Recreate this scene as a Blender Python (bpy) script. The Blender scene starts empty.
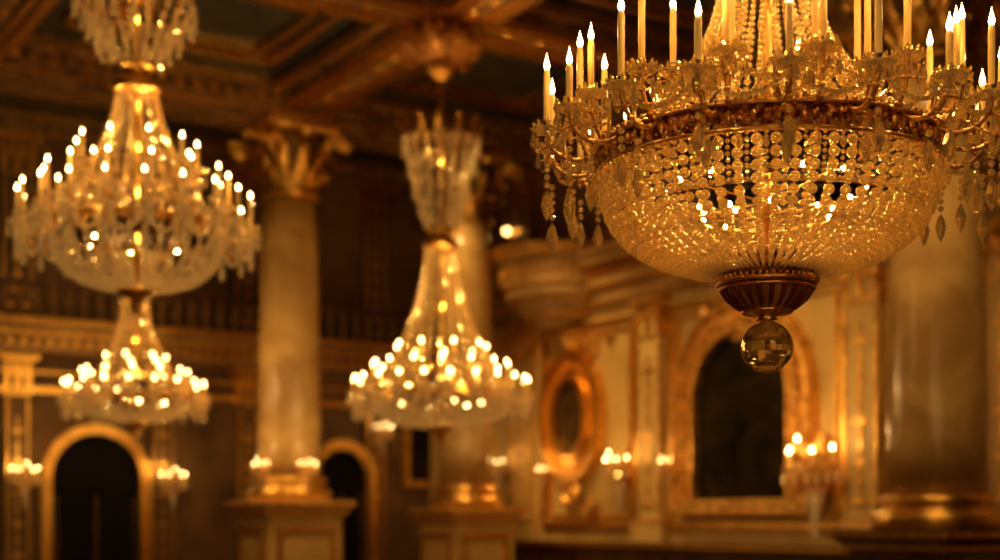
import bpy, math, random
from mathutils import Vector, Matrix
random.seed(4)
PI=math.pi; sc=bpy.context.scene; COL=sc.collection
PHI=math.radians(32.7); c_,s_=math.cos(PHI),math.sin(PHI)
CAM=1.7; F=1400.0; HOR=520.0
def W(v,u,z): return (c_*v-s_*u, s_*v+c_*u, z)
def depth(v,u): return s_*v+c_*u
def u_at(px,v):
    k=(px-500)/F; return v*(c_-s_*k)/(s_+c_*k)
def v_at(px,u):
    k=(px-500)/F; return u*(s_+k*c_)/(c_-k*s_)
def z_at(y,Y): return CAM+(HOR-y)*Y/F
def vu(px,Y):
    X=(px-500)/F*Y; return (c_*X+s_*Y, -s_*X+c_*Y)
# ------------------------------------------------------------ mesh builder
class MB:
    def __init__(s): s.v=[]; s.f=[]
    def add(s,vs,fs):
        b=len(s.v); s.v+= [tuple(p) for p in vs]; s.f+=[tuple(i+b for i in f) for f in fs]
    def box(s,x0,x1,y0,y1,z0,z1):
        s.add([(x0,y0,z0),(x1,y0,z0),(x1,y1,z0),(x0,y1,z0),(x0,y0,z1),(x1,y0,z1),(x1,y1,z1),(x0,y1,z1)],
          [(0,3,2,1),(4,5,6,7),(0,1,5,4),(1,2,6,5),(2,3,7,6),(3,0,4,7)])
    def lathe(s,prof,n=24,c=(0,0,0),fl=None,square=False,ph=0):
        vs=[];fs=[];m=len(prof)
        for i in range(n):
            a=2*PI*i/n+ph
            for r,z in prof:
                rr=r*(fl(a,z) if fl else 1)
                if square: rr=r*min(1/max(abs(math.cos(a)),1e-6),1/max(abs(math.sin(a)),1e-6))
                vs.append((c[0]+rr*math.cos(a),c[1]+rr*math.sin(a),c[2]+z))
        for i in range(n):
            j=(i+1)%n
            for k in range(m-1): fs.append((i*m+k,j*m+k,j*m+k+1,i*m+k+1))
        if prof[0][0]>1e-4: fs.append(tuple(i*m for i in range(n-1,-1,-1)))
        if prof[-1][0]>1e-4: fs.append(tuple(i*m+m-1 for i in range(n)))
        s.add(vs,fs)
    def ring(s,R,r,z,n=48,k=8,c=(0,0)):
        vs=[];fs=[]
        for i in range(n):
            a=2*PI*i/n
            for j in range(k):
                b=2*PI*j/k; q=R+r*math.cos(b)
                vs.append((c[0]+q*math.cos(a),c[1]+q*math.sin(a),z+r*math.sin(b)))
        for i in range(n):
            for j in range(k):
                i2=(i+1)%n;j2=(j+1)%k
                fs.append((i*k+j,i2*k+j,i2*k+j2,i*k+j2))
        s.add(vs,fs)
    def tube(s,pts,r,n=8):
        pts=[Vector(p) for p in pts]; m=len(pts); vs=[];fs=[]
        for i,p in enumerate(pts):
            t=(pts[min(i+1,m-1)]-pts[max(i-1,0)]).normalized()
            ref=Vector((0,1,0)) if abs(t.y)<.9 else Vector((1,0,0))
            a=t.cross(ref).normalized(); b=t.cross(a)
            rr=r[i] if isinstance(r,(list,tuple)) else r
            for j in range(n):
                q=2*PI*j/n; vs.append(p+a*rr*math.cos(q)+b*rr*math.sin(q))
        for i in range(m-1):
            for j in range(n):
                j2=(j+1)%n; fs.append((i*n+j,i*n+j2,(i+1)*n+j2,(i+1)*n+j))
        fs.append(tuple(range(n-1,-1,-1))); fs.append(tuple((m-1)*n+j for j in range(n)))
        s.add(vs,fs)
    def bead(s,c,r,h=None,n=6,d=(0,0,1)):
        h=h or r; c=Vector(c); d=Vector(d).normalized()
        ref=Vector((0,1,0)) if abs(d.y)<.9 else Vector((1,0,0))
        a=d.cross(ref).normalized(); b=d.cross(a)
        vs=[c+d*h];fs=[]
        for (q,z) in ((.72,.62),(1,0),(.72,-.62)):
            for j in range(n):
                t=2*PI*(j+.5*(z==0))/n
                vs.append(c+a*r*q*math.cos(t)+b*r*q*math.sin(t)+d*h*z)
        vs.append(c-d*h); L=len(vs)-1
        for j in range(n):
            k=(j+1)%n
            fs.append((0,1+j,1+k)); fs.append((L,1+2*n+k,1+2*n+j))
            for q in range(2):
                o=1+q*n; fs.append((o+j,o+n+j,o+n+k,o+k))
        s.add(vs,fs)
    def drop(s,c,r,L,n=6):
        x,y,z=c
        s.lathe([(0,-L),(r*.55,-L*.93),(r,-L*.72),(r*.72,-L*.4),(r*.2,-L*.08),(0,0)],n,(x,y,z))
    def leaf(s,r,ang,z0,h,w,curl,cx=0,cy=0):
        vs=[];fs=[];R=6
        for i in range(R+1):
            t=i/R
            rad=r+curl*t**2.2; z=z0+h*(t if t<.8 else .8+.2*(1-((t-.8)/.2)**2*1.6))
            ww=w*(math.sin(PI*min(1,t*.8+.2))**.7+.05)*(1 if i%2 else .82)
            for j,q in enumerate((-1,0,1)):
                rr=rad+(0 if q==0 else -.25*w)
                x=rr*math.cos(ang)-q*ww*math.sin(ang); y=rr*math.sin(ang)+q*ww*math.cos(ang)
                vs.append((cx+x,cy+y,z))
        for i in range(R):
            for j in range(2): fs.append((i*3+j,i*3+j+1,i*3+j+4,i*3+j+3))
        s.add(vs,fs)
    def band(s,outer,inner,y0,y1,closed=False):
        n=len(outer); vs=[]
        for (x,z) in outer: vs+= [(x,y0,z),(x,y1,z)]
        for (x,z) in inner: vs+= [(x,y0,z),(x,y1,z)]
        fs=[]; o=2*n
        for i in range(n if closed else n-1):
            j=(i+1)%n
            fs.append((2*i,2*j,o+2*j,o+2*i)); fs.append((2*i+1,2*i,2*j,2*j+1)[::-1]); fs.append((o+2*i,o+2*i+1,o+2*j+1,o+2*j)[::-1])
        if not closed:
            fs.append((0,1,o+1,o)); k=2*(n-1); fs.append((k,k+1,o+k+1,o+k))
        s.add(vs,fs)
    def scroll(s,x,y,z,R,sx,sz,r):
        pts=[]
        for i in range(18):
            t=i/17; a=-PI/2+t*PI*2.6; q=R*(1-.72*t)
            pts.append((x+sx*(q*math.cos(a)+R*.2),y,z+sz*(q*math.sin(a)+R)))
        s.tube(pts,[r*(1.1-.4*i/17) for i in range(18)],5)
def mesh(name,mb,mat,smooth=False):
    me=bpy.data.meshes.new(name); me.from_pydata(mb.v,[],mb.f); me.update()
    if mat: me.materials.append(mat)
    if smooth: me.polygons.foreach_set('use_smooth',[True]*len(me.polygons))
    return me
def obj(name,mb,mat,parent=None,smooth=False,loc=(0,0,0),rz=0):
    o=bpy.data.objects.new(name,mesh(name,mb,mat,smooth) if isinstance(mb,MB) else mb); COL.objects.link(o)
    o.location=loc; o.rotation_euler=(0,0,rz)
    if parent: o.parent=parent
    return o
def tag(o,label,cat,group=None):
    o['label']=label; o['category']=cat
    if group: o['group']=group
    return o
def thing(name,label,cat,loc=(0,0,0),rz=0,group=None):
    o=bpy.data.objects.new(name,None); COL.objects.link(o); o.empty_display_size=.1
    o.location=loc; o.rotation_euler=(0,0,rz); return tag(o,label,cat,group)
def struct(name,mb,mat,loc=(0,0,0),rz=PHI,smooth=False):
    o=obj(name,mb,mat,None,smooth,loc,rz); o['kind']='structure'; return o
def copy_tree(o,parent=None):
    c=o.copy(); COL.objects.link(c); c.parent=parent
    for ch in list(o.children): copy_tree(ch,c)
    return c
# ------------------------------------------------------------ materials
def newmat(name):
    m=bpy.data.materials.new(name); m.use_nodes=True; nt=m.node_tree; nt.nodes.clear()
    out=nt.nodes.new('ShaderNodeOutputMaterial'); return m,nt,out
def pbr(name,c1,c2,scale=3,rough=.5,metal=0,bump=0,bscale=40,lo=.35,hi=.65,dist=0,emis=None,es=0,coat=0,spec=.5):
    m,nt,out=newmat(name); N=nt.nodes; L=nt.links
    p=N.new('ShaderNodeBsdfPrincipled'); tc=N.new('ShaderNodeTexCoord')
    nz=N.new('ShaderNodeTexNoise'); nz.inputs['Scale'].default_value=scale; nz.inputs['Detail'].default_value=6; nz.inputs['Distortion'].default_value=dist
    L.new(tc.outputs['Object'],nz.inputs['Vector'])
    cr=N.new('ShaderNodeValToRGB'); cr.color_ramp.elements[0].position=lo; cr.color_ramp.elements[1].position=hi
    cr.color_ramp.elements[0].color=(*c1,1); cr.color_ramp.elements[1].color=(*c2,1)
    L.new(nz.outputs['Fac'],cr.inputs['Fac']); L.new(cr.outputs['Color'],p.inputs['Base Color'])
    p.inputs['Roughness'].default_value=rough; p.inputs['Metallic'].default_value=metal; p.inputs['Coat Weight'].default_value=coat
    p.inputs['Specular IOR Level'].default_value=spec
    if bump:
        n2=N.new('ShaderNodeTexNoise'); n2.inputs['Scale'].default_value=bscale; n2.inputs['Detail'].default_value=3
        L.new(tc.outputs['Object'],n2.inputs['Vector'])
        b=N.new('ShaderNodeBump'); b.inputs['Strength'].default_value=bump; b.inputs['Distance'].default_value=.02
        L.new(n2.outputs['Fac'],b.inputs['Height']); L.new(b.outputs['Normal'],p.inputs['Normal'])
    if emis: p.inputs['Emission Color'].default_value=(*emis,1); p.inputs['Emission Strength'].default_value=es
    L.new(p.outputs[0],out.inputs[0]); return m
def emit(name,col,st):
    m,nt,out=newmat(name); e=nt.nodes.new('ShaderNodeEmission'); e.inputs[0].default_value=(*col,1); e.inputs[1].default_value=st
    nt.links.new(e.outputs[0],out.inputs[0]); return m
def crystal(name,tint,gl,tr,es,fglass=.4,ft=.4,rough=.08):
    m,nt,out=newmat(name); N=nt.nodes; L=nt.links
    g=N.new('ShaderNodeBsdfGlass'); g.inputs['Color'].default_value=(*tint,1); g.inputs['Roughness'].default_value=.0; g.inputs['IOR'].default_value=1.52
    s=N.new('ShaderNodeBsdfGlossy'); s.inputs['Color'].default_value=(*gl,1); s.inputs['Roughness'].default_value=rough
    t=N.new('ShaderNodeBsdfTranslucent'); t.inputs['Color'].default_value=(*tr,1)
    e=N.new('ShaderNodeEmission'); e.inputs[0].default_value=(*tr,1); e.inputs[1].default_value=es  # faint self-glow imitating light scattered between the crystals
    a=N.new('ShaderNodeMixShader'); a.inputs[0].default_value=ft; L.new(s.outputs[0],a.inputs[1]); L.new(t.outputs[0],a.inputs[2])
    b=N.new('ShaderNodeMixShader'); b.inputs[0].default_value=1-fglass; L.new(g.outputs[0],b.inputs[1]); L.new(a.outputs[0],b.inputs[2])
    d=N.new('ShaderNodeAddShader'); L.new(b.outputs[0],d.inputs[0]); L.new(e.outputs[0],d.inputs[1])
    L.new(d.outputs[0],out.inputs[0]); return m
GOLD=pbr('gilt',(.7,.36,.07),(1,.6,.16),12,.28,1,.2,60)
GOLDR=pbr('relief_gilt',(.5,.24,.045),(1,.58,.16),9,.34,.9,.6,22)
REDG=pbr('red_gilt',(.5,.2,.04),(.95,.48,.13),14,.4,.75,.6,30)
BRONZE=pbr('red_bronze',(.16,.03,.01),(.75,.3,.08),42,.28,.85,.9,90,lo=.42,hi=.6)
DARKB=pbr('dark_bronze',(.11,.018,.008),(.24,.05,.018),20,.3,.6,.2,60)
CUPM=pbr('amber_cup',(.22,.08,.02),(.5,.23,.065),10,.3,.3,0)
CRY=crystal('crystal',(1,.9,.55),(1,.8,.38),(1,.66,.19),.015,.52,.22,.06)  # low emission stands in for caustic light
CRYS=crystal('round_bead_crystal',(1,.9,.55),(1,.8,.36),(1,.64,.17),.02,.38,.3,.1)  # beads glow slightly, imitating light bounced inside the basin
CRYB=crystal('warm_crystal',(1,.88,.56),(1,.84,.46),(1,.7,.25),.05,.42,.33,.1)  # emission makes the distant crystals look luminous
BALL=crystal('clear_ball_glass',(1,.95,.75),(1,.88,.55),(1,.75,.3),.0,.78,.2,.02)
FLAME=emit('candle_flame',(1,.62,.22),36)
FLAMEB=emit('far_candle_flame',(1,.62,.22),46)
BULB=emit('added_basin_bulb',(1,.62,.2),430)  # unseen bulbs added so the basin beads glow and glint
BULBF=emit('added_far_bulb',(1,.6,.2),90)  # same kind of added bulb for the distant basins
WAX=pbr('candle_wax',(.75,.4,.085),(.95,.57,.15),8,.4,0,0,emis=(1,.5,.08),es=.15)  # slight emission imitates flame light glowing through the wax
MARB=pbr('veined_marble',(.38,.21,.07),(.58,.36,.13),1.2,.25,0,0,dist=1.3,lo=.38,hi=.6,coat=.1)
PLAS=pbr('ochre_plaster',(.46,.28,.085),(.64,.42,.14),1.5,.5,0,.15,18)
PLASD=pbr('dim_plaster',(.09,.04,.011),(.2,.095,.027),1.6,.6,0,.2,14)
WOOD=pbr('dark_wood',(.04,.014,.006),(.12,.045,.018),5,.3,0,.1,30,coat=.3)
BLACK=pbr('dark_glass',(.003,.002,.001),(.01,.006,.003),1.5,.6,spec=.1)
MIRR=pbr('brown_mirror',(.03,.014,.005),(.09,.045,.014),3,.4,spec=.2)
CANV=pbr('dark_canvas',(.006,.004,.002),(.03,.017,.006),1.8,.8,dist=1,spec=.05)
COFF=pbr('painted_coffer',(.006,.012,.013),(.03,.026,.016),1.3,.5,dist=1.2)
BEAM=pbr('carved_beam',(.1,.042,.012),(.36,.18,.05),6,.42,.2,.5,18)
CORN=pbr('cornice_stone',(.25,.13,.038),(.42,.24,.075),2,.45,.1,.15,20)
CORE=pbr('capital_core',(.1,.045,.014),(.28,.14,.04),9,.5,.4,.5,20)
FLOORM=pbr('parquet',(.28,.14,.045),(.45,.25,.09),3,.25)
# ------------------------------------------------------------ room shell (local x = v, y = u)
V1=10.6; V0=-8.0; U1=18.5; U0=-6.0; H=6.9
m=MB(); m.box(V0,V1,U0,U1,-.1,0); struct('floor',m,FLOORM)
m=MB(); m.box(V0,V1,U0,U1,H,H+.1); struct('ceiling',m,COFF)
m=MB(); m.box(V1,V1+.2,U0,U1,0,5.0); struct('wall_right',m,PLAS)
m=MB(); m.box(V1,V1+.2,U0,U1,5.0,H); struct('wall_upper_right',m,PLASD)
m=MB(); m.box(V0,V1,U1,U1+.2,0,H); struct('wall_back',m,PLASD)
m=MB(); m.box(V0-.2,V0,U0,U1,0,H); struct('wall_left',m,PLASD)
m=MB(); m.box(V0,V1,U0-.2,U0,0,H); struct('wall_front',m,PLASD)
tn=[0]
def trim(mb,mat,**k):
    tn[0]+=1; return struct('trim_%d'%tn[0],mb,mat,**k)
UB=(3.6,7.7,11.9); VB=(-4.9,-.8,3.25,7.1)
for u in UB:
    m=MB(); m.box(V0,V1,u-.25,u+.25,H-.3,H); m.box(V0,V1,u-.42,u+.42,H-.12,H)
    trim(m,BEAM)
    m=MB()
    for q in (-.27,-.15,.15,.27,-.45,.45): m.box(V0,V1,u+q-.03,u+q+.03,H-.34 if abs(q)<.4 else H-.17,H-.27 if abs(q)<.4 else H-.08)
    for i in range(int((V1-V0)/.4)): m.bead((V0+.15+i*.4,u,H-.3),.07,.03,8)
    trim(m,GOLD)
for v in VB:
    m=MB(); m.box(v-.25,v+.25,U0,15.4,H-.3,H); m.box(v-.42,v+.42,U0,15.4,H-.12,H)
    trim(m,BEAM)
    m=MB()
    for q in (-.27,-.15,.15,.27,-.45,.45): m.box(v+q-.03,v+q+.03,U0,15.4,H-.34 if abs(q)<.4 else H-.17,H-.27 if abs(q)<.4 else H-.08)
    for i in range(int((15.2-5)/.4)): m.bead((v,5+.15+i*.4,H-.3),.07,.03,8)
    trim(m,GOLD)
m=MB(); us=[3.6,7.7,11.9,15.4]; vs_=[-4.9,-.8,3.25,7.1,10.6]
for a,b in zip(us,us[1:]):
    for c,d in zip(vs_,vs_[1:]):
        for e,w in ((.75,.08),(1.0,.04)):
            m.box(c+e,d-e,a+e,a+e+w,H-.09,H); m.box(c+e,d-e,b-e-w,b-e,H-.09,H)
            m.box(c+e,c+e+w,a+e,b-e,H-.09,H); m.box(d-e-w,d-e,a+e,b-e,H-.09,H)
trim(m,GOLD)
UC=15.68
m=MB(); m.box(V0,V1,UC-.35,UC+.35,6.44,H); m.box(V0,V1,UC-.45,UC+.45,6.7,H); m.box(V0,V1,UC-.4,UC+.4,6.6,6.64); trim(m,BEAM)
m=MB(); 
for i in range(90): m.box(V0+i*.2+.04,V0+i*.2+.14,UC-.44,UC-.36,6.62,6.7)
m.box(V0,V1,UC-.48,UC-.44,6.78,6.84); m.box(V0,V1,UC-.37,UC-.34,6.5,6.54); trim(m,GOLD)
m=MB(); m.box(V1-.1,V1,U0,U1,4.35,4.6); m.box(V1-.22,V1,U0,U1,4.6,4.8); m.box(V1-.36,V1,U0,U1,4.85,4.95); m.box(V1-.42,V1,U0,U1,4.95,5.06); trim(m,CORN)
m=MB()
for i in range(90): m.box(V1-.33,V1-.2,5+i*.15,5+i*.15+.08,4.76,4.86)
m.box(V1-.14,V1,U0,U1,4.36,4.4); m.box(V1-.16,V1,U0,U1,4.56,4.6); m.box(V1-.44,V1,U0,U1,5.04,5.08); m.box(V1-.25,V1,U0,U1,4.72,4.75)
trim(m,GOLD)
ub=u_at(566,V1)
m=MB(); m.lathe([(.25,4.2),(.5,4.32),(.62,4.42),(.66,4.5),(.78,4.56),(.8,4.66),(.84,4.7),(.84,5.0),(.95,5.04),(.98,5.1),(.98,5.16),(0,5.16)],48,(V1,ub,0)); trim(m,CORN,smooth=False)
m=MB()
for R_,z_ in ((.66,4.5),(.81,4.68),(.96,5.06),(.99,5.14),(.5,4.32)): m.ring(R_+.01,.024,z_,48,6,(V1,ub))
for i in range(24):
    a=PI/2+PI*(i+.5)/24; m.bead((V1+.86*math.cos(a),ub+.86*math.sin(a),4.85),.03,.09,6)
trim(m,GOLD)
m=MB(); m.box(V1-.3,V1,U0,U1,6.5,H); m.box(V1-.4,V1,U0,U1,6.75,H); trim(m,BEAM)
m=MB(); m.box(V1-.06,V1,U0,U1,0,1.35); m.box(V1-.14,V1,U0,U1,1.35,1.43); m.box(V1-.12,V1,U0,U1,0,.25)
for i in range(14):
    a=5.2+i*.95; m.box(V1-.1,V1-.05,a,a+.75,.4,1.2)
trim(m,WOOD)
m=MB(); m.box(V1-.17,V1-.12,U0,U1,1.37,1.4); trim(m,GOLD)
def pilaster(m,g,along,pos,z0,z1,w,d,wall):
    def bx(M,a0,a1,dd,za,zb):
        if along=='u': M.box(wall-dd,wall,pos+a0,pos+a1,za,zb)
        else: M.box(pos+a0,pos+a1,wall-dd,wall,za,zb)
    h=w/2
    bx(m,-h,h,d,z0,z1); bx(m,-h-.06,h+.06,d+.05,z0,z0+.22); bx(g,-h-.03,h+.03,d+.03,z0+.22,z0+.27)
    for q in (-.44,.44): bx(g,q*w-.03*w,q*w+.03*w,d+.02,z0+.35,z1-.55)
    for i in range(int((z1-z0-1.0)/.2)):
        zz=z0+.42+i*.2; ww=(.22,.1,.16,.07)[i%4]*w
        bx(g,-ww,ww,d+.02,zz,zz+.045); bx(g,-.025*w,.025*w,d+.02,zz+.045,zz+.2)
    bx(g,-h-.02,h+.02,d+.02,z1-.5,z1-.46); bx(g,-h-.1,h+.1,d+.1,z1-.06,z1)
    for r in range(2):
        for k in range(3+r):
            t=(k-(2+r)/2)/(2+r)*w*.9
            for i in range(4):
                zz=z1-.44+r*.17+i*.05; dd=d+.02+.05*(i/3)**2
                bx(g,t-.05+.008*i,t+.05-.008*i,dd,zz,zz+.05)
for px in (528,655,868,1010):
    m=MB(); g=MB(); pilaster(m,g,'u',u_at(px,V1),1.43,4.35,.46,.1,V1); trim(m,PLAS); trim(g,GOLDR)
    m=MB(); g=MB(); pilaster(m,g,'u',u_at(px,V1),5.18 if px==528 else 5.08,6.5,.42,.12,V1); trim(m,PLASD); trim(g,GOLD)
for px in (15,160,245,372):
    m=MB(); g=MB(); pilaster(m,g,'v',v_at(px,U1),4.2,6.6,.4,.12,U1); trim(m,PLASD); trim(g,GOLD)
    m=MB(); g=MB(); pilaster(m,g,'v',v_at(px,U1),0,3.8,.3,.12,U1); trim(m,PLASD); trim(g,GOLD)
m=MB()
def pframe(m,a,b,z0,z1,t=.05,d=.04):
    m.box(V1-d,V1,a,b,z0,z0+t); m.box(V1-d,V1,a,b,z1-t,z1); m.box(V1-d,V1,a,a+t,z0,z1); m.box(V1-d,V1,b-t,b,z0,z1)
for a,b in ((u_at(640,V1),u_at(545,V1)),(u_at(520,V1),u_at(470,V1)),(u_at(850,V1),u_at(672,V1)),(u_at(990,V1),u_at(896,V1))):
    pframe(m,a,b,1.6,4.2,.07,.06); pframe(m,a+.14,b-.14,1.74,4.06,.03,.04)
    pframe(m,a,b,5.25,6.3)
trim(m,GOLD)
def wallrelief(px,z,items):
    m=MB()
    for it in items: m.scroll(*it)
    return trim(m,GOLDR,loc=W(V1-.03,u_at(px,V1),z),rz=PHI-PI/2)
wallrelief(745,3.98,[(0,-.02,0,.16,-1,-1,.045),(0,-.02,0,.16,1,-1,.045),(-.5,-.02,-.12,.14,-1,1,.04),(.5,-.02,-.12,.14,1,1,.04),(-.76,-.02,-.5,.13,-1,1,.035),(.76,-.02,-.5,.13,1,1,.035)])
wallrelief(592,3.8,[(0,-.02,0,.16,-1,1,.035),(0,-.02,0,.16,1,1,.035),(-.45,-.02,.1,.1,1,1,.03),(.45,-.02,.1,.1,-1,1,.03)])
wallrelief(592,1.72,[(0,-.02,0,.14,-1,1,.035),(0,-.02,0,.14,1,1,.035)])
# gilt swags and mouldings under the back balcony
m=MB(); m.box(V0,V1,17.55,U1,3.95,4.15); m.box(V0,V1,17.7,U1,3.8,3.95); m.box(V0,V1,17.45,U1,4.1,4.16); trim(m,CORN)
m=MB(); m.box(V0,V1,17.52,17.56,3.98,4.03); m.box(V0,V1,17.43,17.46,4.1,4.15); m.box(V0,V1,18.42,18.5,3.35,3.42); m.box(V0,V1,18.44,18.5,3.6,3.63)
for i in range(110): m.box(V0+i*.16,V0+i*.16+.08,17.6,17.72,3.86,3.94)
trim(m,GOLD)
b=thing('balustrade','long gilt-edged balustrade along the balcony above the arched doorways','balustrade',W(0,17.6,4.16),PHI)
m=MB(); m.box(0,10.4,-.07,.07,.4,.48); m.box(0,10.4,-.09,.09,.46,.5); obj('handrail',m,WOOD,b)
m=MB(); m.box(0,10.4,-.06,.06,0,.04); obj('base_rail',m,GOLD,b)
bm=MB(); bm.lathe([(.03,.04),(.045,.06),(.025,.1),(.055,.18),(.03,.27),(.02,.32),(.04,.36),(.04,.4)],10)
bme=mesh('baluster',bm,CORE,True)
for i in range(52): obj('baluster',bme,None,b,loc=(.1+i*.2,0,0))
m=MB(); m.box(V0,V1,U1-.3,U1,6.6,H); m.box(V0,V1,U1-.4,U1,6.78,H); trim(m,BEAM)
m=MB(); m.box(V0,V1,U1-.42,U1-.39,6.8,6.84); m.box(V0,V1,U1-.32,U1-.3,6.62,6.66); trim(m,GOLD)
# ------------------------------------------------------------ arches
def arch_pts(w,hs,n=20):
    pts=[(-w/2,0)]
    for i in range(n+1):
        a=PI-PI*i/n; pts.append((w/2*math.cos(a),hs+w/2*math.sin(a)))
    pts.append((w/2,0)); return pts
def arch_frame(m,w,hs,t,d):
    m.band(arch_pts(w+2*t,hs),arch_pts(w,hs),-d,0)
    m.band(arch_pts(w+2*t+.08,hs),arch_pts(w+2*t-.04,hs),-d-.04,0)
    m.band(arch_pts(w+.05,hs),arch_pts(w-.03,hs),-d-.02,0)
def panel(m,pts,y): m.add([(x,y,z) for x,z in pts],[tuple(range(len(pts)))[::-1]])
dn=0
for px,wd,top in ((95,1.2,2.85),(340,.8,2.75)):
    dn+=1; v=v_at(px,U1)
    m=MB(); arch_frame(m,wd,top-wd/2,.08,.08); d=struct('door_%d'%dn,m,GOLD,loc=W(v,U1-.001,0))
    g=MB(); panel(g,arch_pts(wd,top-wd/2),-.02); obj('dark_glazing',g,BLACK,d)
    g=MB(); 
    for x in (-wd/2+.05,-.03,wd/2-.11): g.box(x,x+.06,-.06,-.02,0,top-wd/2-.25)
    g.box(-wd/2,wd/2,-.06,-.02,0,.3)
    obj('door_rails',g,MIRR,d)
u0=u_at(746,V1)
t=thing('arched_painting','tall arched dark canvas in a carved gilt frame beneath the large chandelier','painting',W(V1-.001,u0,1.93),PHI-PI/2)
m=MB(); arch_frame(m,1.52,1.1,.3,.12); m.box(-1.12,1.12,-.2,0,-.16,0)
for i in range(27):
    a=PI*i/26; m.bead((.91*math.cos(a),-.14,1.1+.91*math.sin(a)),.065,.06)
for s in (-1,1):
    for i in range(10): m.bead((s*.91,-.14,.08+i*.11),.06,.05)
m.lathe([(0,-.12),(.12,-.05),(.16,.05),(.07,.16),(0,.2)],10,(0,-.1,2.16))
m.scroll(0,-.1,2.12,.14,-1,1,.045); m.scroll(0,-.1,2.12,.14,1,1,.045); obj('frame',m,GOLDR,t)
m=MB(); panel(m,arch_pts(1.52,1.1),-.04); obj('canvas',m,CANV,t)
u0=u_at(577,V1); Yw=depth(V1,u0)
t=thing('oval_mirror','dark oval mirror in an ornate gilt scrolled frame on the panelled wall','mirror',W(V1-.001,u0,z_at(418,Yw)),PHI-PI/2)
def oval(w,h,n=32): return [(w*math.cos(2*PI*i/n),h*math.sin(2*PI*i/n)) for i in range(n)]
m=MB(); m.band(oval(.62,.82),oval(.33,.5),-.1,0,True); m.band(oval(.4,.57),oval(.31,.48),-.16,0,True); m.band(oval(.66,.86),oval(.57,.77),-.15,0,True)
for i in range(28):
    a=2*PI*i/28; m.bead((.49*math.cos(a),-.1,.67*math.sin(a)),.05,.045)
for s in (-1,1):
    m.scroll(0,-.1,.84,.17,s,1,.045); m.scroll(0,-.1,-.84,.15,s,-1,.04)
m.lathe([(0,-.1),(.1,0),(.12,.08),(.04,.2),(0,.25)],8,(0,-.1,.92)); obj('frame',m,GOLD,t)
m=MB(); panel(m,oval(.33,.5)[::-1],-.05); obj('glass',m,MIRR,t)
v0=v_at(428,U1); Yw=depth(v0,U1)
t=thing('framed_painting','dark rectangular painting in gilt frame under the middle chandelier','painting',W(v0,U1-.001,z_at(455,Yw)),PHI)
m=MB(); o_=[(-.45,-.5),(.45,-.5),(.45,.5),(-.45,.5)]; i_=[(-.35,-.4),(.35,-.4),(.35,.4),(-.35,.4)]
m.band(o_,i_,-.08,0,True); obj('frame',m,GOLDR,t)
m=MB(); panel(m,i_,-.03); obj('canvas',m,CANV,t)
# ------------------------------------------------------------ columns
def column(v,u,label,z0,r,pm,shaft_m):
    t=thing('marble_column',label,'column',W(v,u,0),PHI)
    m=MB(); k=r*1.22
    m.lathe([(k*1.15,0),(k*1.15,.2),(k*1.02,.26),(k*1.0,z0-.2),(k*1.06,z0-.17),(k*1.2,z0-.1),(k*1.26,z0-.03),(k*1.26,z0)],4*2,square=True,ph=0)
    obj('pedestal',m,pm,t)
    m=MB(); q=k*1.27
    for a in range(4):
        R=Matrix.Rotation(a*PI/2,3,'Z'); b=MB(); b.box(-q,q,-q-.015,-q+.02,z0-.06,z0-.02)
        w=k; b.band([(-w*.78,.35),(w*.78,.35),(w*.78,z0-.32),(-w*.78,z0-.32)],[(-w*.66,.41),(w*.66,.41),(w*.66,z0-.38),(-w*.66,z0-.38)],-w-.035,-w,True)
        b.box(-k*1.1,k*1.1,-k*1.1-.01,-k*1.1+.02,z0-.17,z0-.14)
        m.add([R@Vector(p) for p in b.v],b.f)
    obj('pedestal_moulding',m,GOLD,t)
    m=MB(); m.lathe([(r*1.3,z0),(r*1.3,z0+.05),(r*1.34,z0+.09),(r*1.28,z0+.14),(r*1.12,z0+.16),(r*1.1,z0+.2),(r*1.18,z0+.23),(r*1.16,z0+.27),(r*1.03,z0+.3)],32)
    obj('base',m,GOLD,t,True)
    zc=5.6; pr=[]
    for i in range(9): q=i/8; pr.append((r*(1.0-.17*q**1.6),z0+.3+(zc-z0-.3)*q))
    m=MB(); m.lathe(pr,40); obj('shaft',m,shaft_m,t,True)
    rc=r*.83; m=MB(); m.lathe([(rc,zc),(rc*.98,zc+.3),(rc*1.06,zc+.6),(rc*1.2,zc+.75)],24); obj('capital_core',m,CORE,t,True)
    m=MB(); m.ring(rc*1.05,.035,zc,40)
    for rr,n,h,w,cu,zz in ((rc,10,.3,.09,.18,zc+.02),(rc,10,.52,.09,.26,zc+.04)):
        for i in range(n): m.leaf(rr,2*PI*(i+(.5 if h>.4 else 0))/n,zz,h,w,cu)
    for i in range(4):
        a=PI/4+i*PI/2
        for e in (-.12,.12):
            pts=[]
            for k2 in range(14):
                t2=k2/13; 
                if t2<.4: q=t2/.4; x,z=rc+.02+.22*q*q, zc+.3+.36*q
                else: q=(t2-.4)/.6; b_=PI*.9-q*PI*2; x,z=rc+.28+.1*(1-q*.5)+.1*(1-q*.6)*math.cos(b_), zc+.62+.09*(1-q*.6)*math.sin(b_)
                pts.append((x*math.cos(a+e),x*math.sin(a+e),z))
            m.tube(pts,.034,6)
    m.lathe([(rc*1.32,zc+.74),(rc*1.4,zc+.78),(rc*1.44,zc+.84)],8,square=True)
    for i in range(4): m.bead(((rc+.2)*math.cos(i*PI/2),(rc+.2)*math.sin(i*PI/2),zc+.72),.08,.08)
    obj('capital',m,GOLD,t)
    return t
column(7.03,UC,'tall marble column with leafy gilt capital on gilt pedestal left of the middle chandelier',1.93,.385,PLAS,MARB)
column(9.55,UC,'marble column partly hidden behind the middle chandelier beside the oval mirror',1.85,.36,PLAS,MARB)
vr,ur=vu(936,12.0)
column(vr,ur,'thick brown marble column standing behind the large chandelier at right',1.62,.41,WOOD,MARB)
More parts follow.
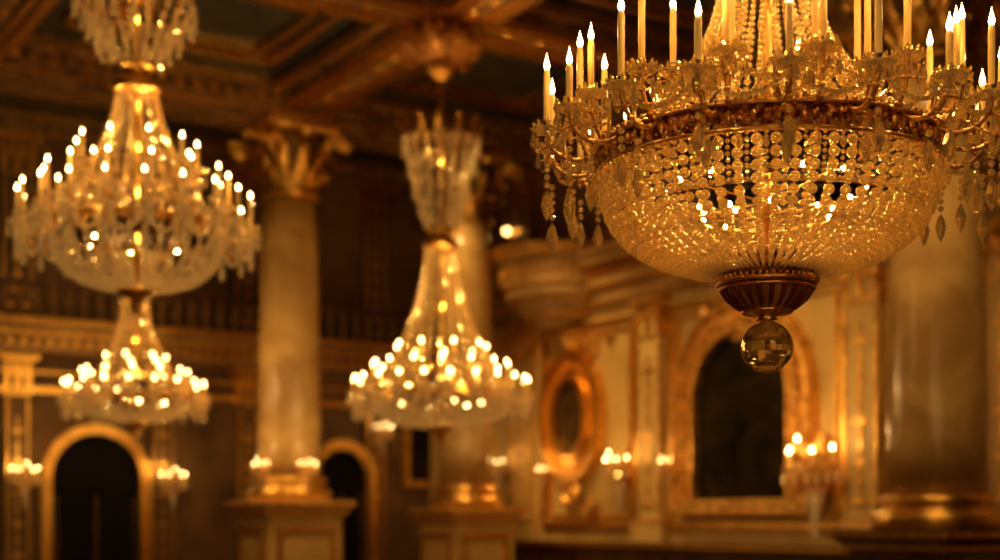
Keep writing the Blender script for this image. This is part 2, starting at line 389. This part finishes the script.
# ------------------------------------------------------------ flame / candle helpers
def flame_mesh(r,h,mat):
    m=MB(); m.lathe([(0,0),(r*.7,h*.06),(r,h*.24),(r*.8,h*.42),(r*.42,h*.66),(r*.15,h*.86),(0,h)],8); return mesh('flame',m,mat,True)
FL_N=flame_mesh(.0112,.062,FLAME); FL_F=flame_mesh(.0105,.042,FLAMEB)
def bulb_mesh(r,mat):
    m=MB(); m.lathe([(0,-r),(r*.7,-r*.7),(r,0),(r*.7,r*.7),(0,r)],8); return mesh('added_bulb',m,mat,True)
def pt(loc,P,r=.03,col=(1,.61,.2)):
    l=bpy.data.lights.new('extra_point_light','POINT'); l.energy=P; l.color=col; l.shadow_soft_size=r
    o=bpy.data.objects.new('extra_point_light',l); COL.objects.link(o); o.location=loc; return o  # shared by candle lights and added fill lights
def string_mesh(name,pts,rb,mat,gap=1.0,nseg=6,smooth=False):
    m=MB(); P=[Vector(p) for p in pts]
    L=[0]
    for a,b in zip(P,P[1:]): L.append(L[-1]+(b-a).length)
    def at(s):
        for k in range(len(P)-1):
            if s<=L[k+1]: return P[k].lerp(P[k+1],(s-L[k])/max(1e-9,L[k+1]-L[k])),(P[k+1]-P[k])
        return P[-1],P[-1]-P[-2]
    s=0
    while s<L[-1]:
        p,d=at(s); r=rb(p)
        m.bead(p,r,r,nseg,d); s+=r*2*gap
    return mesh(name,m,mat,smooth)
def ringcopies(name,me,n,parent,ph=0):
    for i in range(n): obj(name,me,None,parent,rz=2*PI*i/n+ph)
def chandelier(label,loc,P):
    near=P.get('near',False); cm=CRY if near else CRYB
    t=thing('crystal_chandelier',label,'chandelier',loc,P.get('rot',0))
    RR=P['rim']; BD=P['bd']; RB=P['rbot']; n=P['nb']; ex=P.get('ex',2.6)
    def profile(R_,B_):
        prof=[]
        for i in range(33):
            q=i/32; a=q*PI/2
            x=R_*abs(math.cos(a))**(2/ex); z=-B_*abs(math.sin(a))**(2/ex)
            if x>RB: prof.append((x,0,z-.03))
        prof.append((RB,0,-B_-.03)); return prof
    prof=profile(RR,BD)
    if near:
        rb=lambda p:min(.0205,.33*2*PI*math.hypot(p.x,p.y)/n)
        ringcopies('basin_string',string_mesh('basin_string',prof,rb,CRYS,1.0,10,True),n,t)
        m=string_mesh('spacer_string',[p for p in prof if p[2]>-.2],lambda p:.0085,cm,1.2,6)
        ringcopies('spacer_string',m,n,t,PI/n)
        pr2=[p for p in profile(RR*.84,BD*.84) if p[2]>-.26]; n2=40
        ringcopies('inner_basin_string',string_mesh('inner_basin_string',pr2,lambda p:.013,CRYS,1.1,8,True),n2,t,.02)
    else:
        rb=lambda p:min(P['br'],.4*2*PI*math.hypot(p.x,p.y)/n)
        ringcopies('basin_string',string_mesh('basin_string',prof,rb,cm,1.12),n,t)
    for k in range(1,P.get('hoops',3)+1):
        p=prof[int(k*(len(prof)-1)/(P.get('hoops',3)+1))]
        m=MB(); m.ring(p[0]-.026,.0035,p[2],64,6); obj('basin_hoop',m,GOLD,t,True)
    bh=P['band']; m=MB()
    m.lathe([(RR-.02,-bh/2),(RR+.012,-bh/2),(RR+.018,0),(RR+.012,bh/2),(RR-.02,bh/2),(RR-.02,-bh/2)],72)
    obj('rim_band',m,BRONZE if near else GOLD,t,True)
    m=MB(); m.ring(RR+.015,.008,bh/2,72); m.ring(RR+.015,.008,-bh/2,72)
    if near:
        for i in range(96):
            a=2*PI*i/96; m.bead(((RR+.02)*math.cos(a),(RR+.02)*math.sin(a),0 if i%2 else .01),.009 if i%2 else .006,.02 if i%2 else .009,6)
            m.bead(((RR+.02)*math.cos(a+.033),(RR+.02)*math.sin(a+.033),-.018),.005)
        for i in range(120):
            a=2*PI*i/120; m.bead(((RR+.02)*math.cos(a),(RR+.02)*math.sin(a),bh/2+.012),.008)
            m.bead(((RR+.02)*math.cos(a),(RR+.02)*math.sin(a),-bh/2-.01),.006)
    obj('rim_moulding',m,GOLD,t)
    TZ=P['tz']; TR=P['tr']; nt=P['nt']; TB=P.get('tbase',RR*.97); te=P.get('te',2.3)
    pts=[]
    for i in range(17):
        q=i/16; pts.append((TR+(TB-TR)*(1-q)**te,0,bh/2+(TZ-bh/2)*q))
    rb2=lambda p:min(P['br']*.8,.31*2*PI*p.x/nt)
    ringcopies('canopy_string',string_mesh('canopy_string',pts,rb2,CRYS if near else cm,1.1,8 if near else 6,near),nt,t,.03)
    m=MB(); m.lathe([(TR*1.05,TZ-.03),(TR*1.25,TZ),(TR*1.2,TZ+.04),(TR*.8,TZ+.07),(TR*.6,TZ+.11),(TR*.9,TZ+.15),(TR*1.1,TZ+.17)],24); obj('neck_collar',m,GOLD,t,True)
    m=MB(); CT=P['cz1']; m.lathe([(.02,-BD),(.02,CT*.3),(.035,CT*.35),(.02,CT*.4),(.02,TZ),(.03,TZ+.1),(.015,CT),(.03,CT+.05),(0.012,CT+.12)],12); obj('stem',m,GOLD,t,True)
    c0=P['cz0']; cr=P['cr']; nc=P['nc']
    pts=[(TR*1.1+(cr-TR*1.1)*(q**.9),0,c0+(CT-c0)*q) for q in [i/12 for i in range(13)]]
    rb3=lambda p:min(P['br']*.75,.36*2*PI*p.x/nc)
    ringcopies('crown_string',string_mesh('crown_string',pts,rb3,cm,1.2),nc,t)
    m=MB(); m.ring(cr,.012,CT,32)
    for i in range(12):
        a=2*PI*i/12; m.leaf(cr,a,CT,.2,.04,.08)
        m.tube([(0.02*math.cos(a),.02*math.sin(a),CT+.03),(cr*.5*math.cos(a),cr*.5*math.sin(a),CT+.06),(cr*math.cos(a),cr*math.sin(a),CT)],.006,5)
    obj('crown_ring',m,GOLD,t)
    m=MB(); m.bead((0,0,-.015),.014); m.bead((0,0,-.045),.016); m.drop((0,0,-.05),.018,.08); me=mesh('crown_drop',m,cm)
    for rr_,zz_,kk in ((1.08,1,24),(.92,.75,20),(.76,.5,16),(.56,.27,10)):
        for i in range(kk):
            a=2*PI*i/kk+zz_; ro=cr*rr_*(1+.06*math.sin(i*5.3)); obj('crown_drop',me,None,t,loc=(ro*math.cos(a),ro*math.sin(a),c0+(CT-c0)*zz_+.04*math.sin(i*3.7)))
    top=P['ceil']-loc[2]; z=CT+.1; m=MB(); k=0
    while z<top-.02:
        pts=[]
        for i in range(9):
            a=2*PI*i/8; x=.018*math.cos(a); zz=.045*math.sin(a)+z+.045
            pts.append((x,0,zz) if k%2 else (0,x,zz))
        m.tube(pts,.006,5); z+=.075; k+=1
    m.tube([(0,0,top-.1),(0,0,top)],.012,6)
    obj('chain',m,GOLD,t,True)
    m=MB(); m.lathe([(0,-.12),(.06,-.1),(.1,-.04),(.16,-.015),(.16,0)],20,(0,0,top)); obj('ceiling_plate',m,GOLD,t,True)
    fm=FL_N if near else FL_F
    for ti,(r,z,na,ch,ph,r0,z0) in enumerate(P['tiers']):
        dz=P.get('dip',.1)
        m=MB(); pts=[]
        for i in range(11):
            q=i/10; b=[(1-q)**3,3*q*(1-q)**2,3*q*q*(1-q),q**3]
            X=[r0,r0+(r-r0)*.4,r,r]; Z=[z0,z0-dz,z-dz-.02,z]
            pts.append((sum(b[k]*X[k] for k in range(4)),0,sum(b[k]*Z[k] for k in range(4))))
        m.tube(pts,.008 if near else .012,7)
        if near:
            for p in pts[2:9:2]: m.bead(p,.015,.011,8)
            m.tube([(r-.01,0,z-.06),(r-.06,0,z-.03),(r-.07,0,z-.08),(r-.03,0,z-.1)],.006,5)
            m.tube([(r-.005,0,z-.05),(r+.04,0,z-.07),(r+.05,0,z-.03),(r+.025,0,z-.02)],.005,5)
        ame=mesh('candle_arm',m,GOLD,True)
        m=MB()
        if near:
            m.lathe([(.008,z-.01),(.03,z-.006),(.05,z+.004),(.056,z+.014),(.048,z+.01),(.02,z+.004)],16,(r,0,0),fl=lambda a,z:1+.08*math.cos(8*a))
            for i in range(8):
                a=2*PI*i/8; 
                cx=r+.042*math.cos(a); cy=.042*math.sin(a)
                m.bead((cx,cy,z+.022),.008,.018,6,(math.cos(a)*.5,math.sin(a)*.5,1))
                if ti>0:
                    m.bead((cx+.01*math.cos(a),cy+.01*math.sin(a),z-.012),.006,.007); m.drop((cx+.01*math.cos(a),cy+.01*math.sin(a),z-.02),.01,.055)
        else:
            m.lathe([(.01,z-.02),(.06,z),(.075,z+.02),(.03,z+.01)],10,(r,0,0))
            for i in range(5):
                a=2*PI*i/5; m.drop((r+.06*math.cos(a),.06*math.sin(a),z),.014,.11)
            m.drop((r,0,z-.08),.024,.18)
        pme=mesh('drip_pan',m,cm)
        m=MB(); m.lathe([(.012,z),(.02,z+.012),(.013,z+.025),(.017,z+.04),(.0,z+.042)] if near else [(.02,z),(.025,z+.03),(0,z+.035)],10,(r,0,0)); sme=mesh('socket',m,GOLD,True)
        cr_=.0115 if near else .012
        m=MB(); m.lathe([(cr_,z+.03),(cr_*1.02,z+.03+ch*.9),(cr_*.8,z+.03+ch),(0,z+.03+ch)],10,(r,0,0)); cme=mesh('candle',m,WAX,True)
        if near:
            m=MB(); m.bead((0,0,-.008),.006,.007); m.drop((0,0,-.012),.0125,.06); dme=mesh('crystal_drop',m,cm)
            def lp(nb):
                m=MB(); zz=-.03
                for i in range(nb): m.bead((0,0,zz),.0125-.001*(i%2),.013,6); zz-=.028
                m.lathe([(0,-.11),(.013,-.088),(.022,-.055),(.013,-.02),(0,0)],6,(0,0,zz+.01)); return mesh('long_pendant',m,cm)
            lme=lp(5); smm=lp(1); mdm=lp(3)
        for i in range(na):
            a=2*PI*(i+ph)/na
            A=obj('candle_arm',ame,None,t,rz=a)
            hv=1+.3*math.sin(i*2.4+ti) if near else 1
            obj('drip_pan',pme,None,A); obj('socket',sme,None,A); co=obj('candle',cme,None,A)
            if near: co.scale=(1,1,hv); co.location=(0,0,(z+.03)*(1-hv))
            obj('flame',fm,None,A,loc=(r,0,z+.03+ch*hv))
            if near and ti==0:
                for k in range(5):
                    b=2*PI*k/5+.3; obj('crystal_drop',dme,None,A,loc=(r+.052*math.cos(b),.052*math.sin(b),z+.01))
                lo=math.cos(a)**2>.3
                obj('long_pendant',lme if lo and i%2==0 else (mdm if lo else smm),None,A,loc=(r,0,z-.1))
                obj('long_pendant',mdm if lo else smm,None,A,loc=(.71,0,-.03))
            if P.get('lights') and i%P['lights'][ti][0]==0:
                aa=a+P.get('rot',0)
                pt((loc[0]+r*math.cos(aa),loc[1]+r*math.sin(aa),loc[2]+z+ch*hv+.13),P['lights'][ti][1],.015)
        if ti==0 or near:
            m=MB(); g=2*PI/na
            for q in range(21):
                f=q/20; a=g*f; x=r*math.cos(a); y=r*math.sin(a); zz=z-.01-4*(.07 if near else .14)*f*(1-f)
                m.bead((x,y,zz),.0095 if near else .016,None,6)
            ringcopies('garland',mesh('garland',m,cm),na,t,2*PI*ph/na)
    if near:
        m=MB()
        for q in range(19):
            f=q/18; r_=.6+.07*f; a=.22*f; m.bead((r_*math.cos(a),r_*math.sin(a),.05+.12*f-4*.05*f*(1-f)),.0085,None,6)
        ringcopies('draped_strand',mesh('draped_strand',m,cm),28,t)
    bme=bulb_mesh(.0085,BULB) if near else bulb_mesh(.011,BULBF)
    rings=((14,.6,-.25),(10,.4,-.5),(8,.3,.15)) if near else ((6,.6,-.25),)
    for nb_,fr,fz in rings:
        for i in range(nb_):
            a=2*PI*i/nb_+fr*5; obj('added_bulb',bme,None,t,loc=(RR*fr*math.cos(a),RR*fr*math.sin(a),BD*fz))  # bulbs added inside the basin to backlight the beads
        m=MB(); m.ring(RR*fr,.004,BD*fz-.012,32,5)
        for i in range(4):
            a=PI*i/2+.4; m.tube([(.01*math.cos(a),.01*math.sin(a),BD*fz-.05),(RR*fr*math.cos(a),RR*fr*math.sin(a),BD*fz-.012)],.004,5)
        obj('added_bulb_bracket',m,GOLD,t)  # support made up for the added bulbs
    if not near:
        for zz,pw in ((-BD*.3,4),(TZ*.25,3.5),(TZ*.6,2.5),(TZ*.9,1.2),(c0+(CT-c0)*.75,2.2)):  # unseen point lights added inside to brighten the distant crystals
            pt((loc[0]+.06,loc[1]-.06,loc[2]+zz),pw*P.get('pk',1),.01)
    if near:
        z=-.335
        m=MB(); m.lathe([(.1,z),(.205,z-.005),(.213,z-.02),(.197,z-.03),(.186,z-.034),(.184,z-.05),(.174,z-.056),(.17,z-.07),(.165,z-.09),(.1,z-.09)],48,fl=lambda a,zz:1+(.035*math.cos(24*a) if zz>z-.032 else 0)); obj('finial_collar',m,BRONZE,t,True)
        m=MB(); 
        for i in range(24):
            a=2*PI*i/24; m.bead((.192*math.cos(a),.192*math.sin(a),z-.045),.009,.016,6)
        for i in range(48):
            a=2*PI*i/48; m.bead((.214*math.cos(a),.214*math.sin(a),z-.014),.009); m.bead((.178*math.cos(a),.178*math.sin(a),z-.088),.0095)
        m.ring(.172,.009,z-.1,48); m.ring(.167,.006,z-.12,48); m.ring(.085,.008,z-.2,32)
        m.lathe([(.085,z-.195),(.07,z-.207),(.035,z-.215),(.03,z-.222),(.04,z-.229),(.0,z-.233)],24); obj('finial_moulding',m,GOLD,t,True)
        cup=[(.163,0,z-.103),(.158,0,z-.125),(.14,0,z-.155),(.11,0,z-.182),(.08,0,z-.2)]
        m=MB(); m.lathe([(p[0]*.96,p[2]) for p in cup],32); obj('finial_cup',m,CUPM,t,True)
        m=MB(); m.tube(cup,[.009,.009,.008,.006,.005],6); ringcopies('cup_rib',mesh('cup_rib',m,DARKB,True),22,t)
        m=MB(); R=.093; NN=14; m.lathe([(R*math.sin(PI*i/NN),-R*math.cos(PI*i/NN)) if 0<i<NN else (0,-R if i==0 else R) for i in range(NN+1)],20,(0,0,z-.233-R),fl=None); obj('crystal_ball',m,BALL,t)
        m=MB(); m.drop((0,0,0),.011,.055); dm=mesh('rim_drop',m,cm)
        for i in range(48):
            a=2*PI*i/48; obj('rim_drop',dm,None,t,loc=((RR+.03)*math.cos(a),(RR+.03)*math.sin(a),-bh/2-.012))
    else:
        m=MB(); m.lathe([(RB*1.1,-BD-.02),(RB*1.2,-BD-.05),(RB*.5,-BD-.1),(RB*.3,-BD-.13),(RB*.4,-BD-.17),(0,-BD-.22)],16); obj('finial',m,GOLD,t,True)
    return t
D=5.0; X=(767-500)/F*D; Z=z_at(162,D)
chandelier('large sharply lit crystal chandelier with tall candles, beaded basin and glass ball, nearest of all',(X,D,Z),
 dict(near=True,rim=.59,bd=.375,rbot=.15,nb=60,br=.0185,ex=2.6,hoops=3,band=.085,tz=.74,tr=.16,nt=36,cz0=.93,cz1=1.4,cr=.35,nc=32,ceil=H-.3,dip=.07,rot=.07,
 tiers=[(.79,.09,18,.17,0,.60,.03),(.67,.175,14,.22,.5,.59,.06),(.36,.28,8,.27,.25,.1,.15)],
 lights=[(2,2.8),(4,2.6),(2,4)]))
D=10.0; X=(137-500)/F*D; ZL=z_at(230,D); XL=X
chandelier('large blurred chandelier at upper left with stacked rings of lit candles',(X,D,ZL),
 dict(rim=.6,bd=.4,rbot=.12,nb=36,br=.02,hoops=3,band=.05,tz=1.0,tr=.14,nt=16,te=1.6,cz0=1.2,cz1=1.6,cr=.4,nc=18,ceil=H-.3,dip=.14,pk=1.2,
 tiers=[(.81,0,20,.2,0,.6,0),(.64,.17,14,.2,.4,.4,.1),(.42,.42,10,.16,.2,.15,.35)],lights=[(7,7),(99,0),(5,7)]))
D=14.0; X=(441-500)/F*D; XM=X; ZM=z_at(396,D)
chandelier('blurred tent-shaped chandelier in the middle with tall beaded crown above it',(X,D,ZM),
 dict(rim=.68,bd=.28,rbot=.12,nb=36,br=.026,hoops=3,band=.05,tz=1.5,tr=.15,nt=20,te=1.8,cz0=1.7,cz1=2.55,cr=.37,nc=16,ceil=6.2,dip=.12,pk=1.8,
 tiers=[(.87,.0,22,.12,0,.66,0),(.68,.16,15,.12,.4,.45,.12),(.46,.34,9,.12,.2,.2,.3)],lights=[(6,10),(5,10),(99,0)]))
D=15.8; X=(135-500)/F*D
chandelier('smaller far chandelier seen directly below the upper left one',(X,D,z_at(398,D)),
 dict(rim=.58,bd=.24,rbot=.12,nb=32,br=.022,hoops=2,band=.05,tz=1.1,tr=.14,nt=18,te=1.8,cz0=1.28,cz1=1.8,cr=.32,nc=18,ceil=6.44,dip=.12,pk=1.3,
 tiers=[(.77,.0,18,.12,0,.56,0),(.58,.14,12,.12,.4,.35,.12),(.34,.3,7,.12,.2,.1,.3)],lights=[(6,8),(6,8),(99,0)]))
t=thing('ceiling_boss','gilt scalloped and scrolled boss high on the ceiling above the middle chandelier','ceiling ornament',(XM,14.0,H),PHI)
m=MB(); m.lathe([(.0,-.72),(.07,-.7),(.1,-.64),(.2,-.6),(.34,-.53),(.38,-.46),(.32,-.4),(.18,-.34),(.1,-.2),(.16,-.08),(.24,0)],48,fl=lambda a,z:1+.18*abs(math.cos(4*a)) if z<-.36 else 1)
obj('boss',m,REDG,t,True)
m=MB()
for i in range(12): m.leaf(.2,2*PI*i/12,-.52,.22,.07,.22)
obj('acanthus_leaves',m,GOLDR,t)
for i in range(6):
    a=2*PI*i/6+.26; b=MB(); b.scroll(.27,0,-.62,.13,1,1,.03)
    m=MB(); R=Matrix.Rotation(a,3,'Z'); m.add([R@Vector(p) for p in b.v],b.f); obj('scroll',m,GOLD,t,True)
# ------------------------------------------------------------ wall sconces
def make_sconce():
    t=thing('wall_sconce','','wall sconce')
    m=MB(); m.lathe([(0,-.3),(.05,-.22),(.08,-.05),(.07,.1),(.1,.18),(.0,.3)],12,(0,-.03,0)); obj('backplate',m,GOLDR,t,True)
    md=MB(); md.drop((0,0,0),.018,.13); dme=mesh('pendant',md,CRYB)
    for i,(x,y,z) in enumerate(((-.22,-.16,.02),(-.12,-.27,.0),(0,-.3,.09),(.12,-.27,.0),(.22,-.16,.02))):
        m=MB(); m.tube([(0,-.05,-.08),(x*.4,y*.5,-.16),(x*.9,y*.9,-.12),(x,y,z)],.014,7); m.lathe([(.01,z-.01),(.05,z+.005),(.055,z+.02),(0,z+.02)],12,(x,y,0))
        A=obj('arm',m,GOLD,t,True)
        m=MB(); m.lathe([(.014,z+.02),(.014,z+.12),(0,z+.125)],10,(x,y,0)); obj('candle',m,WAX,A,True)
        obj('flame',FL_F,None,A,loc=(x,y,z+.125))
        for k in range(4):
            b=2*PI*k/4; obj('pendant',dme,None,A,loc=(x+.05*math.cos(b),y+.05*math.sin(b),z))
    m=MB()
    for k in range(5): m.bead((0,-.12,-.17-.06*k),.09-.014*k,.032,8)
    m.drop((0,-.12,-.42),.03,.1); obj('crystal_tail',m,CRYB,t)
    return t
sp=make_sconce(); first=True
def sconce(loc,rz,label,P=6,s=1.0):
    global first
    o=sp if first else copy_tree(sp); first=False
    o.location=loc; o.rotation_euler=(0,0,rz); o['label']=label; o['group']='candle wall sconces'; o.scale=(s,s,s)
    if P:
        d=Vector((math.sin(rz),-math.cos(rz),0))*.5
        pt((loc[0]+d.x,loc[1]+d.y,loc[2]+.3*s),P,.02)
for px,y,label,s,P in ((828,470,'crystal candle sconce just right of the arched dark canvas',1.35,7),(628,470,'candle sconce on wall left of the arched dark canvas',.9,6),
        (548,474,'candle sconce at the foot of the oval mirror, on its left',.4,3),(676,466,'candle sconce on the pilaster edge beside the arched canvas',.4,2),(505,468,'candle sconce on the wall between middle column and oval mirror',.6,4)):
    u=u_at(px,V1); sconce(W(V1-.1 if px in(676,) else V1-.03,u,z_at(y,depth(V1,u))),PHI-PI/2,label,P,s)
for px,y,label,s,P in ((167,483,'candle sconce right of the dark arched doorway at far left',.75,5),(20,478,'candle sconce left of the dark arched doorway at lower left',.75,5),(447,466,'candle sconce beside the dark rectangular painting',.55,2),(376,434,'candle sconce right of the gilt pedestal column',.6,2)):
    v=v_at(px,U1); sconce(W(v,U1-.13,z_at(y,depth(v,U1))),PHI,label,P,s)
X0,Y0,_=W(7.03,UC,0)
for a,label in ((-38,'candle sconce on the left face of the tall marble column'),(36,'candle sconce on the right face of the tall marble column')):
    r=math.radians(a); sconce((X0+math.sin(r)*.38,Y0-math.cos(r)*.38,2.3),r,label,8,.5)
u=u_at(519,V1); Yd=depth(V1,u)
t=thing('wall_lamp','single glowing globe lamp on the upper wall right of middle chandelier crown','wall lamp',W(V1,u,z_at(238,Yd)),PHI-PI/2)
m=MB(); m.lathe([(.0,-.12),(.06,-.08),(.06,.08),(0,.12)],12,(0,-.02,0)); m.tube([(0,-.02,0),(0,-.15,-.05),(0,-.2,.02)],.012,6); obj('bracket',m,GOLD,t,True)
m=MB(); m.lathe([(.05*math.sin(PI*i/8),-.05*math.cos(PI*i/8)) for i in range(9)],12,(0,-.2,.07)); obj('globe',m,emit('lamp_globe',(1,.55,.15),9),t,True)
# ------------------------------------------------------------ lights
def spot(loc,target,P,ang=60,blend=.8,r=.12,col=(1,.6,.195)):
    l=bpy.data.lights.new('added_spotlight','SPOT'); l.energy=P; l.color=col; l.spot_size=math.radians(ang); l.spot_blend=blend; l.shadow_soft_size=r
    o=bpy.data.objects.new('added_spotlight',l); COL.objects.link(o); o.location=loc  # added helper light, no visible fixture
    o.rotation_euler=(Vector(target)-Vector(loc)).to_track_quat('-Z','Y').to_euler(); return o
spot(W(7.8,13.6,6.4),W(10.6,14.0,2.4),430,56)  # unseen ceiling spots added to wash the walls and columns
spot(W(7.8,10.8,6.4),W(10.6,11.0,2.4),340,56)
spot(W(8.0,15.0,6.4),W(10.6,16.4,2.6),240,58)
spot(W(7.6,7.6,6.4),W(10.6,9.4,2.4),190,56)
spot(W(5.6,13.2,6.5),W(7.0,15.6,2.2),240,38)
spot(W(7.6,13.6,6.5),W(9.5,15.6,2.3),90,38)
spot(W(4.5,14.6,6.2),W(5.5,18.5,2.0),65,75)
spot(W(7.4,6.0,6.5),W(vr,ur,2.8),230,50)
spot((XM+.5,13.6,5.5),(XM+1.6,13.2,6.9),45,120); spot((XM-.5,14.2,5.5),(XM-1.8,14.6,6.9),45,120)  # added uplights to gild the ceiling around the boss
spot((XL,9.9,5.5),(XL+.3,11.0,6.9),45,150)  # another added uplight, above the left chandelier
pt((1.6,-1.0,3.2),110,.12); pt((-1.8,-1.5,3.4),90,.12); pt((0.6,-2.0,1.2),50,.1)  # fill lights added behind the camera for basin, cup and ball
w=bpy.data.worlds.new('world'); sc.world=w; w.use_nodes=True
w.node_tree.nodes['Background'].inputs[0].default_value=(1,.5,.2,1); w.node_tree.nodes['Background'].inputs[1].default_value=.015
# ------------------------------------------------------------ camera
cd=bpy.data.cameras.new('camera'); cam=bpy.data.objects.new('camera',cd); COL.objects.link(cam)
cam.location=(0,0,CAM); cam.rotation_euler=(PI/2,0,0); cd.sensor_width=36; cd.lens=50.4; cd.shift_y=.24
cd.dof.use_dof=True; cd.dof.focus_distance=4.6; cd.dof.aperture_fstop=1.2
sc.camera=cam
sc.view_settings.view_transform='Standard'; sc.view_settings.look='None'; sc.view_settings.exposure=0
